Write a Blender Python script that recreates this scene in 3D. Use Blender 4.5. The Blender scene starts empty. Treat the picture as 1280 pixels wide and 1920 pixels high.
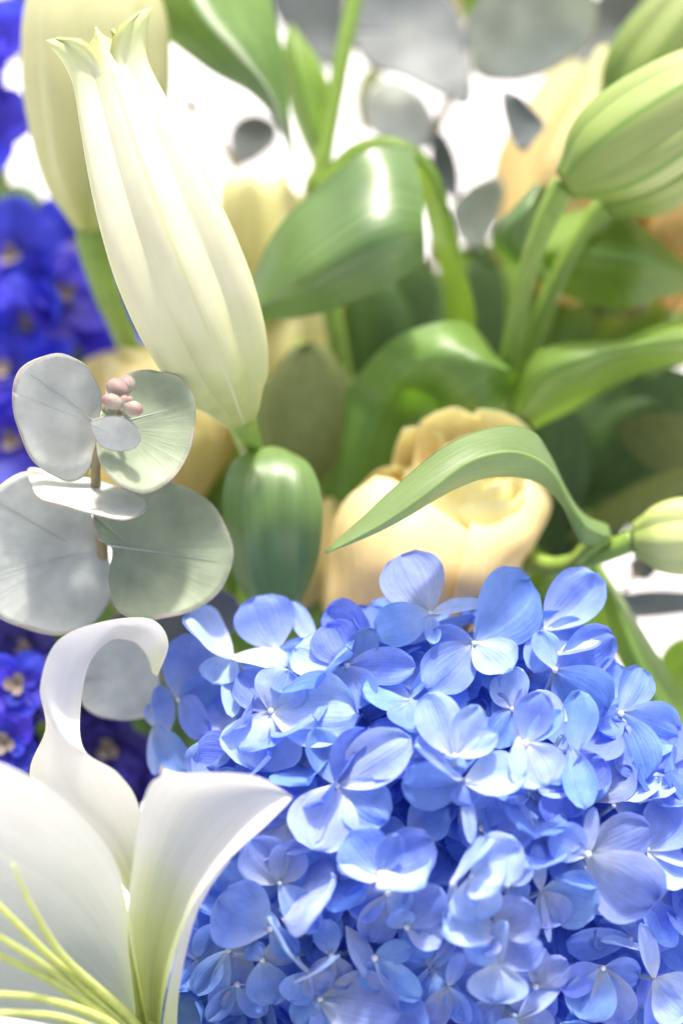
import bpy, math, random
from mathutils import Vector, Matrix, noise as mn
rnd = random.Random(7)
scene = bpy.context.scene
COL = scene.collection
# ------------------------------------------------------------------ camera
PITCH = math.radians(35)
FW = Vector((0, math.cos(PITCH), -math.sin(PITCH)))
UP = Vector((0, math.sin(PITCH), math.cos(PITCH)))
RT = Vector((1, 0, 0))
D = 0.60
S = 0.00015                      # metres per photo pixel at the focus distance
FOCUS = Vector((0, 0, 0.30))
CAM = FOCUS - FW * D
cd = bpy.data.cameras.new("camera")
cam = bpy.data.objects.new("camera", cd); COL.objects.link(cam)
cam.location = CAM
cam.rotation_euler = (math.radians(90) - PITCH, 0, 0)
cd.sensor_fit = 'VERTICAL'; cd.sensor_height = 36; cd.lens = 36 * D / (1920 * S)
cd.clip_start = 0.02; cd.clip_end = 200
cd.dof.use_dof = True; cd.dof.focus_distance = D + 0.004; cd.dof.aperture_fstop = 2.9
cd.dof.aperture_blades = 0
scene.camera = cam
# ------------------------------------------------------------------ light
sun_dir = (RT * 0.06 + UP * 0.93 - FW * 0.27).normalized()     # towards the sun
w = bpy.data.worlds.new("World"); scene.world = w; w.use_nodes = True
nt = w.node_tree; sky = nt.nodes.new('ShaderNodeTexSky'); sky.sky_type = 'NISHITA'; sky.sun_disc = False
sky.sun_elevation = math.asin(sun_dir.z); sky.sun_rotation = math.atan2(sun_dir.x, sun_dir.y)
sky.air_density = 0.8; sky.dust_density = 7.0; sky.ozone_density = 0.4
nt.links.new(sky.outputs[0], nt.nodes['Background'].inputs[0]); nt.nodes['Background'].inputs[1].default_value = 0.15
sl = bpy.data.lights.new("sun", 'SUN'); sl.energy = 3.2; sl.angle = math.radians(4); sl.color = (1, 0.96, 0.9)
so = bpy.data.objects.new("sun", sl); COL.objects.link(so)
so.rotation_euler = sun_dir.to_track_quat('Z', 'Y').to_euler(); so.location = (0.3, 0.3, 2)
scene.view_settings.view_transform = 'Standard'; scene.view_settings.look = 'None'
scene.view_settings.exposure = 0.85; scene.view_settings.gamma = 1
scene.cycles.max_bounces = 10; scene.cycles.transmission_bounces = 8

# ------------------------------------------------------------------ helpers
ORG = {}
def P(x, y, dz=0.0):
    d = D + dz * 0.001
    k = S * d / D
    return CAM + FW * d + RT * ((x - 640) * k) + UP * ((960 - y) * k)
def VD(r, u, t):                  # direction from right / up / towards-viewer amounts
    return (RT * r + UP * u - FW * t).normalized()
def empty(name, org, label=None, cat=None, group=None, parent=None):
    o = bpy.data.objects.new(name, None); COL.objects.link(o); o.empty_display_size = 0.01
    ORG[o] = org.copy()
    if parent: o.parent = parent; o.location = org - ORG[parent]
    else: o.location = org
    if label: o['label'] = label
    if cat: o['category'] = cat
    if group: o['group'] = group
    return o
def mesh(name, verts, faces, uvs, mat, parent=None, origin=None, sol=0):
    origin = origin if origin is not None else (ORG[parent] if parent else verts[0])
    me = bpy.data.meshes.new(name)
    me.from_pydata([v - origin for v in verts], [], faces)
    if uvs:
        ul = me.uv_layers.new(name="UVMap")
        for l in me.loops: ul.data[l.index].uv = uvs[l.vertex_index]
    me.materials.append(mat)
    me.polygons.foreach_set('use_smooth', [True] * len(me.polygons)); me.update()
    o = bpy.data.objects.new(name, me); COL.objects.link(o); ORG[o] = origin.copy()
    if parent: o.parent = parent; o.location = origin - ORG[parent]
    else: o.location = origin
    if sol:
        m = o.modifiers.new('thickness', 'SOLIDIFY'); m.thickness = sol; m.offset = 0
    return o
def cr(pts, t):
    n = len(pts) - 1
    f = min(max(t, 0), 1) * n; i = min(int(f), n - 1); f -= i
    p1, p2 = pts[i], pts[i + 1]
    p0 = pts[i - 1] if i > 0 else p1 * 2 - p2
    p3 = pts[i + 2] if i + 2 <= n else p2 * 2 - p1
    return 0.5 * ((2 * p1) + (p2 - p0) * f + (2 * p0 - 5 * p1 + 4 * p2 - p3) * f * f + (3 * p1 - p0 - 3 * p2 + p3) * f ** 3)
def grid(nu, nv): return [(j * (nu + 1) + i, j * (nu + 1) + i + 1, (j + 1) * (nu + 1) + i + 1, (j + 1) * (nu + 1) + i) for j in range(nv) for i in range(nu)]
def patch(name, rails, mat, parent=None, nu=14, nv=30, wob=0.0, wfreq=60, flat=False, sol=0, origin=None, ruf=0):
    """surface lofted across rails; each rail is a list of (x, y, dz) points running base to tip"""
    R = [[P(*p) for p in r] for r in rails]
    V, U = [], []
    for j in range(nv + 1):
        t = j / nv
        c = [cr(r, t) for r in R]
        for i in range(nu + 1):
            u = i / nu
            V.append(cr(c, u) + (UP * math.sin(u * 7 + R[0][0].x * 900) - FW * math.cos(u * 9)) * (ruf * .00010 * t ** 4)); U.append((u, t))
    if wob:
        F = grid(nu, nv)
        me = bpy.data.meshes.new('t'); me.from_pydata(V, [], F); me.update()
        N = [v.normal.copy() for v in me.vertices]; bpy.data.meshes.remove(me)
        V = [v + n * wob * 0.001 * mn.noise(v * wfreq) for v, n in zip(V, N)]
    return mesh(name, V, grid(nu, nv), U, mat, parent, origin, sol)
def tube(name, pts, rad, mat, parent=None, n=10, seg=24, origin=None, raw=False):
    Q = pts if raw else [P(*p) for p in pts]
    V, U = [], []; prev = None
    for j in range(seg + 1):
        t = j / seg; c = cr(Q, t); tg = (cr(Q, min(1, t + .01)) - cr(Q, max(0, t - .01))).normalized()
        a = (prev - tg * prev.dot(tg)).normalized() if prev else tg.orthogonal().normalized(); prev = a
        b = tg.cross(a)
        if isinstance(rad, (list, tuple)):
            f = t * (len(rad) - 1); i = min(int(f), len(rad) - 2); r = rad[i] * (1 - f + i) + rad[i + 1] * (f - i)
        else: r = rad
        for i in range(n + 1):
            an = 2 * math.pi * i / n
            V.append(c + (a * math.cos(an) + b * math.sin(an)) * r * 0.001); U.append((i / n, t))
    F = grid(n, seg); F.append(tuple(range(n, -1, -1))); k = seg * (n + 1); F.append(tuple(range(k, k + n + 1)))
    return mesh(name, V, F, U, mat, parent, origin)
def ball(name, c, r, mat, parent, ax=None, k=1.0):
    ax = ax or UP; a = ax.orthogonal().normalized(); b = ax.cross(a)
    V, U = [], []
    for j in range(11):
        th = math.pi * j / 10
        for i in range(13):
            ph = 2 * math.pi * i / 12
            V.append(c + (ax * math.cos(th) * k + (a * math.cos(ph) + b * math.sin(ph)) * math.sin(th)) * r * 0.001); U.append((i / 12, j / 10))
    return mesh(name, V, grid(12, 10), U, mat, parent, c)

# ------------------------------------------------------------------ materials
def mat(name, cols, trans=0.3, rough=0.5, veins=(26, 1.5, 0.12), bump=0.15, spec=0.4, coat=0.0, rand=0.0, mid=None, edge=None, tcol=None, mottle=(30, 0.1), sss=0, huer=0, radial=False):
    """cols: ramp along the length. veins: across, along, strength. mid: colour of the midrib. edge: (colour, width) of the rim"""
    m = bpy.data.materials.new(name); m.use_nodes = True; nt = m.node_tree; N = nt.nodes; L = nt.links
    b = N['Principled BSDF']; out = N['Material Output']
    uv = N.new('ShaderNodeUVMap'); sp = N.new('ShaderNodeSeparateXYZ'); L.new(uv.outputs[0], sp.inputs[0])
    rp = N.new('ShaderNodeValToRGB'); e = rp.color_ramp.elements
    while len(e) < len(cols): e.new(0.5)
    for i, (p, c) in enumerate(cols): e[i].position = p; e[i].color = (*c, 1)
    tc = N.new('ShaderNodeTexCoord')
    nz = N.new('ShaderNodeTexNoise'); nz.inputs['Scale'].default_value = mottle[0] * 10; nz.inputs['Detail'].default_value = 4
    L.new(tc.outputs['Object'], nz.inputs['Vector'])
    # wander of the length coordinate so that the gradient is not ruled
    wa = N.new('ShaderNodeMath'); wa.operation = 'MULTIPLY_ADD'; wa.inputs[1].default_value = 0.18; L.new(nz.outputs[0], wa.inputs[0])
    sb = N.new('ShaderNodeMath'); sb.operation = 'SUBTRACT'; sb.inputs[1].default_value = 0.09; L.new(sp.outputs[1], sb.inputs[0]); L.new(sb.outputs[0], wa.inputs[2])
    L.new(wa.outputs[0], rp.inputs[0]); col = rp.outputs[0]
    mp = N.new('ShaderNodeMapping'); mp.inputs['Scale'].default_value = (veins[0], veins[1], 1); L.new(uv.outputs[0], mp.inputs[0])
    vn = N.new('ShaderNodeTexNoise'); vn.inputs['Scale'].default_value = 1; vn.inputs['Detail'].default_value = 3; vn.inputs['Roughness'].default_value = 0.65
    L.new(mp.outputs[0], vn.inputs['Vector'])
    def mul(colr, fac_out, amount):
        mr = N.new('ShaderNodeMapRange'); mr.inputs[1].default_value = 0.3; mr.inputs[2].default_value = 0.7
        mr.inputs[3].default_value = 1 - amount; mr.inputs[4].default_value = 1 + amount; L.new(fac_out, mr.inputs[0])
        mx = N.new('ShaderNodeMix'); mx.data_type = 'RGBA'; mx.blend_type = 'MULTIPLY'; mx.inputs[0].default_value = 1
        L.new(colr, mx.inputs[6]); L.new(mr.outputs[0], mx.inputs[7]); return mx.outputs[2]
    col = mul(col, vn.outputs[0], veins[2]); col = mul(col, nz.outputs[0], mottle[1])
    if mid or edge:
        s2 = N.new('ShaderNodeMath'); s2.operation = 'SUBTRACT'; s2.inputs[1].default_value = 0.5; L.new(sp.outputs[0], s2.inputs[0])
        ab = N.new('ShaderNodeMath'); ab.operation = 'ABSOLUTE'; L.new(s2.outputs[0], ab.inputs[0])
        for what, c, a0, a1 in ([('m', mid[0], mid[1], 0)] if mid else []) + ([('e', edge[0], 0.5 - edge[1], 0.5)] if edge and not radial else []):
            mr = N.new('ShaderNodeMapRange'); mr.inputs[1].default_value = a0; mr.inputs[2].default_value = a1; L.new(ab.outputs[0], mr.inputs[0])
            mx = N.new('ShaderNodeMix'); mx.data_type = 'RGBA'; L.new(mr.outputs[0], mx.inputs[0]); L.new(col, mx.inputs[6]); mx.inputs[7].default_value = (*c, 1); col = mx.outputs[2]
    if rand or huer:
        oi = N.new('ShaderNodeObjectInfo'); hs = N.new('ShaderNodeHueSaturation')
        mr = N.new('ShaderNodeMapRange'); mr.inputs[3].default_value = 1 - rand; mr.inputs[4].default_value = 1 + rand; L.new(oi.outputs['Random'], mr.inputs[0]); L.new(mr.outputs[0], hs.inputs['Value'])
        wn = N.new('ShaderNodeTexWhiteNoise'); wn.noise_dimensions = '1D'; L.new(oi.outputs['Random'], wn.inputs['W'])
        m2 = N.new('ShaderNodeMapRange'); m2.inputs[3].default_value = 0.5 - huer; m2.inputs[4].default_value = 0.5 + huer; L.new(wn.outputs[0], m2.inputs[0]); L.new(m2.outputs[0], hs.inputs['Hue'])
        L.new(col, hs.inputs['Color']); col = hs.outputs[0]
    L.new(col, b.inputs['Base Color']); b.inputs['Roughness'].default_value = rough
    b.inputs['Specular IOR Level'].default_value = spec; b.inputs['Coat Weight'].default_value = coat; b.inputs['Coat Roughness'].default_value = 0.36
    if sss: b.inputs['Subsurface Weight'].default_value = sss; b.inputs['Subsurface Scale'].default_value = 0.004; b.inputs['Subsurface Radius'].default_value = (1, .8, .5)
    ad = N.new('ShaderNodeMath'); ad.operation = 'MULTIPLY_ADD'; ad.inputs[1].default_value = 0.4; L.new(nz.outputs[0], ad.inputs[0]); L.new(vn.outputs[0], ad.inputs[2])
    bp = N.new('ShaderNodeBump'); bp.inputs['Strength'].default_value = bump; bp.inputs['Distance'].default_value = 0.0015; L.new(ad.outputs[0], bp.inputs['Height']); L.new(bp.outputs[0], b.inputs['Normal'])
    if trans:
        tr = N.new('ShaderNodeBsdfTranslucent'); L.new(bp.outputs[0], tr.inputs['Normal'])
        if tcol:
            mx = N.new('ShaderNodeMix'); mx.data_type = 'RGBA'; mx.blend_type = 'MULTIPLY'; mx.inputs[0].default_value = 1; L.new(col, mx.inputs[6]); mx.inputs[7].default_value = (*tcol, 1); L.new(mx.outputs[2], tr.inputs[0])
        else: L.new(col, tr.inputs[0])
        ms = N.new('ShaderNodeMixShader'); ms.inputs[0].default_value = trans; L.new(b.outputs[0], ms.inputs[1]); L.new(tr.outputs[0], ms.inputs[2]); L.new(ms.outputs[0], out.inputs[0])
    return m
M = {}
M['hyd'] = mat('hydrangea_blue_petal', [(0, (.62, .72, .86)), (.18, (.36, .50, .88)), (.6, (.21, .345, .84)), (1, (.26, .41, .87))], trans=.38, rough=.55, veins=(18, 1.8, .08), bump=.4, rand=.16, huer=.012, spec=.3)
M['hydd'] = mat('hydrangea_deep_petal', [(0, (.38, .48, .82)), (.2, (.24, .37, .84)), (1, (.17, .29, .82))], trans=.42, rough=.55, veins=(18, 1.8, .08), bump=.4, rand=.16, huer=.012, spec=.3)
M['hydp'] = mat('hydrangea_pale_lit_petal', [(0, (.70, .77, .88)), (.35, (.44, .56, .90)), (1, (.36, .50, .90))], trans=.32, rough=.55, veins=(22, 1.6, .08), bump=.35, rand=.10, huer=.01, spec=.3)  # paler petals; on up-facing ones the sunlight is painted into the colour
M['hydg'] = mat('hydrangea_grey_petal', [(0, (.50, .56, .62)), (.5, (.30, .38, .72)), (1, (.22, .31, .76))], trans=.4, rough=.55, veins=(18, 1.8, .08), bump=.4, rand=.10, spec=.3)
M['hydc'] = mat('hydrangea_eye', [(0, (.55, .6, .75)), (1, (.75, .75, .72))], trans=0, rough=.5, sss=.2)
M['hyds'] = mat('hydrangea_stalk', [(0, (.25, .34, .45)), (1, (.42, .5, .8))], trans=0, rough=.5, sss=.2)
M['lily'] = mat('white_lily_tepal', [(0, (.62, .68, .16)), (.16, (.74, .78, .42)), (.36, (.77, .77, .72)), (1, (.79, .78, .79))], trans=.20, rough=.45, veins=(20, .7, .05), bump=.2, spec=.35, mottle=(8, .02))
M['curl'] = mat('white_lily_curled_tepal', [(0, (.68, .72, .4)), (.12, (.77, .77, .70)), (.85, (.79, .78, .79)), (1, (.72, .76, .42))], trans=.2, rough=.45, veins=(10, .7, .02), bump=.03, mottle=(6, .02), edge=((.80, .82, .62), .06))
M['fil'] = mat('lily_filament', [(0, (.60, .66, .22)), (1, (.52, .58, .18))], trans=0, rough=.4, sss=.3)
M['bud'] = mat('cream_bud_tepal', [(0, (.50, .56, .16)), (.12, (.70, .74, .32)), (.35, (.83, .82, .55)), (.8, (.86, .85, .66)), (1, (.70, .77, .34))], trans=.25, rough=.4, veins=(12, .6, .03), bump=.12, spec=.45, edge=((.54, .56, .16), .15), mid=((.74, .77, .42), .04), mottle=(8, .03))  # edge: yellow-green seam tint, darkened to paint shade into the valleys
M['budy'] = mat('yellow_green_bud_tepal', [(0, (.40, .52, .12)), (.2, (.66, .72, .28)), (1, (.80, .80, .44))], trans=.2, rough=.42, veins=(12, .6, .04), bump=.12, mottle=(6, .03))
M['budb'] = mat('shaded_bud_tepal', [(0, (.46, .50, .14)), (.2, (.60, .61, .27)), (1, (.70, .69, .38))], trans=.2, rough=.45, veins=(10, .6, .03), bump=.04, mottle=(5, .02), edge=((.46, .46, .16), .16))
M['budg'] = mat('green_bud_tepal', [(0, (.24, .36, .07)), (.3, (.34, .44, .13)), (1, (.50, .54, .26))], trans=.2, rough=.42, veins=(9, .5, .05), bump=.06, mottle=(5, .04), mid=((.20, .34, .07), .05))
M['stem'] = mat('green_stem', [(0, (.22, .34, .06)), (1, (.30, .42, .08))], trans=0, rough=.4, veins=(8, 3, .12), bump=.2, sss=.15)
M['leaf'] = mat('glossy_lily_leaf', [(0, (.14, .23, .055)), (.5, (.095, .18, .05)), (1, (.12, .21, .055))], trans=.22, rough=.42, veins=(20, .7, .12), bump=.22, spec=.75, coat=.45, tcol=(1.6, 1.9, .5), mid=((.15, .25, .08), .015), mottle=(6, .12))
M['leafl'] = mat('light_green_leaf', [(0, (.22, .34, .06)), (.5, (.17, .28, .055)), (1, (.22, .33, .07))], trans=.35, rough=.38, veins=(28, .7, .14), bump=.4, spec=.5, coat=.2, tcol=(1.5, 1.6, .4), mid=((.24, .44, .12), .03), mottle=(6, .12))
M['arch'] = mat('arching_leaf', [(0, (.24, .34, .12)), (.5, (.20, .29, .12)), (1, (.24, .38, .12))], trans=.3, rough=.36, veins=(26, .8, .10), bump=.4, spec=.6, coat=.3, tcol=(1.5, 1.7, .5), mottle=(6, .08))
M['archu'] = mat('arching_leaf_underside', [(0, (.30, .42, .16)), (1, (.30, .44, .14))], trans=.35, rough=.42, veins=(16, .8, .08), bump=.3, spec=.4, tcol=(1.4, 1.5, .5), mottle=(6, .06))
M['leafm'] = mat('mid_green_leaf', [(0, (.13, .25, .04)), (.5, (.15, .27, .05)), (1, (.17, .30, .06))], trans=.28, rough=.38, veins=(24, .7, .16), bump=.45, spec=.6, coat=.3, tcol=(1.5, 1.7, .4), mottle=(6, .16))
M['leaft'] = mat('white_ribbed_leaf', [(0, (.14, .24, .05)), (1, (.09, .17, .05))], trans=.22, rough=.4, veins=(26, .7, .12), bump=.35, spec=.6, coat=.3, tcol=(1.5, 1.7, .4), mid=((.52, .58, .46), .07))
M['leafj'] = mat('glossy_folded_leaf', [(0, (.12, .20, .05)), (.5, (.12, .21, .06)), (1, (.17, .27, .08))], trans=.22, rough=.42, veins=(26, .7, .12), bump=.3, spec=.8, coat=.35, tcol=(1.5, 1.8, .5), mid=((.13, .22, .07), .02), mottle=(6, .12))
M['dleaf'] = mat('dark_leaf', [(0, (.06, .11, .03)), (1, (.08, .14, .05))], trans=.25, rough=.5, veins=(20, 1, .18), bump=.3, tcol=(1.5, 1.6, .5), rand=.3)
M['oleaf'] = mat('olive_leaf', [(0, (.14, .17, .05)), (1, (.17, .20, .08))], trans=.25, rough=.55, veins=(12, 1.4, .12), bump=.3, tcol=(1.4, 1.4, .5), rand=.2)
def euc(name, c, g): return mat(name, [(0, g), (.35, c), (.965, c), (.99, (.46, .42, .36)), (1, (.48, .42, .36))], trans=.14, rough=.5, veins=(50, .9, .03), bump=.2, spec=.35, rand=.06, mottle=(9, .2))
M['eucp'] = euc('eucalyptus_silver_leaf', (.60, .63, .58), (.66, .68, .63))
M['eucg'] = euc('eucalyptus_green_leaf', (.30, .36, .24), (.36, .41, .29))
M['eucd'] = euc('eucalyptus_slate_leaf', (.17, .19, .19), (.19, .21, .19))
M['vein'] = mat('eucalyptus_vein', [(0, (.56, .58, .52)), (1, (.42, .47, .40))], trans=0, rough=.5)
M['eucb'] = mat('eucalyptus_tip_bud', [(0, (.30, .16, .16)), (.45, (.34, .26, .22)), (1, (.36, .40, .30))], trans=0, rough=.5, sss=.2)
M['twig'] = mat('brown_twig', [(0, (.30, .24, .12)), (1, (.34, .26, .14))], trans=0, rough=.6)
def rosem(n, a, b, c, t=.36): return mat(n, [(0, a), (.55, b), (1, c)], trans=t, rough=.5, veins=(20, 1.2, .04), bump=.28, spec=.3, rand=.04, mottle=(8, .04))
M['rose'] = rosem('yellow_rose_petal', (.94, .73, .36), (.95, .81, .44), (.95, .91, .58), .42)
M['rosein'] = rosem('rose_heart_petal', (.94, .74, .20), (.95, .86, .40), (.95, .92, .60), .42)
M['roset'] = rosem('tan_rose_petal', (.74, .60, .22), (.82, .71, .29), (.86, .78, .42))
M['rosec'] = rosem('cream_rose_petal', (.82, .74, .26), (.86, .80, .36), (.90, .86, .52))
M['roseo'] = rosem('orange_rose_petal', (.86, .55, .20), (.88, .62, .24), (.88, .72, .40))
M['del'] = mat('delphinium_petal', [(0, (.10, .08, .55)), (.6, (.055, .05, .64)), (1, (.08, .085, .78))], trans=.4, rough=.5, veins=(16, 1.5, .15), bump=.3, rand=.35, huer=.008)
M['deld'] = mat('indigo_petal', [(0, (.03, .02, .18)), (1, (.04, .03, .30))], trans=.3, rough=.55, veins=(16, 1.5, .15), bump=.3, rand=.3)
M['bee'] = mat('delphinium_eye', [(0, (.22, .17, .12)), (1, (.34, .28, .24))], trans=.2, rough=.6)
g = mat('pale_ground', [(0, (.62, .61, .60)), (1, (.62, .61, .60))], trans=0, rough=.7, veins=(400, 400, .02), bump=.05, mottle=(2, .03)); M['ground'] = g

# ------------------------------------------------------------------ ground
gv = [Vector((x, y, 0)) for x, y in ((-60, -60), (60, -60), (60, 60), (-60, 60))]
gr = mesh('ground', gv, [(0, 1, 2, 3)], [(0, 0), (1, 0), (1, 1), (0, 1)], M['ground'], origin=Vector((0, 0, 0))); gr['kind'] = 'structure'
FOOT = Vector((0.01, 0.06, 0.002))
def stalk(pts, rad, mat_, parent, name='stem', foot=None):
    """stem through picture points, then on down to the gathering point on the ground"""
    Q = [P(*p) for p in pts]; last = Q[-1]
    f = FOOT + Vector((rnd.uniform(-.02, .02), rnd.uniform(-.02, .02), 0))
    mid = last.lerp(f, .5) + Vector((0, .012, .02)); Q += [last.lerp(mid, .5), mid, f]
    return tube(name, Q, rad, mat_, parent, seg=40, raw=True)

# ------------------------------------------------------------------ hydrangea
def dome(x, y):
    r2 = ((x - 830) / 580) ** 2 + ((y - 1640) / 560) ** 2
    return -12 + 48 * (1 - math.sqrt(1 - min(r2, .96))) + max(0, r2 - .96) * 10
def pprof(v):
    if v < .58: return max(.10, (1 - ((.58 - v) / .60) ** 2.1))
    return math.sqrt(max(0, 1 - ((v - .58) / .42) ** 2.3))
def petal_mesh(base, tip, wid, n, mat_, parent, cup=.12, curl=0.1, name='petal', nu=8, nv=10, seed=0, wr=.5):
    ax = tip - base; Ln = ax.length; a = ax.normalized(); n = (n - a * n.dot(a)).normalized(); s = a.cross(n)
    V, U = [], []
    for j in range(nv + 1):
        v = 1 - (1 - j / nv) ** 1.25
        for i in range(nu + 1):
            u = i / nu; q = 2 * u - 1
            ww = wid * .5 * pprof(min(v, .9999)); notch = 1 - .04 * math.cos(q * 3) * (v > .9)
            sh = mn.noise(Vector((q * 1.5 + seed * 3.1, v * 2, seed))) * wr * .10 * wid
            h = cup * wid * q * q * pprof(v) + curl * Ln * (v * v - v * .3) + sh + .05 * wid * math.sin(q * 5 + seed) * v * wr
            V.append(base + a * (Ln * (v * (1 - .10 * q * q * (v > .5) * (v - .5)) * notch)) + s * (q * ww) + n * h); U.append((u, v))
    return mesh(name, V, grid(nu, nv), U, mat_, parent, base)
hyd = empty('hydrangea', P(830, 1640, 60), 'large round blue hydrangea head filling the lower right of the bouquet', 'hydrangea')
hc = P(830, 1640, 62)
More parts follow.
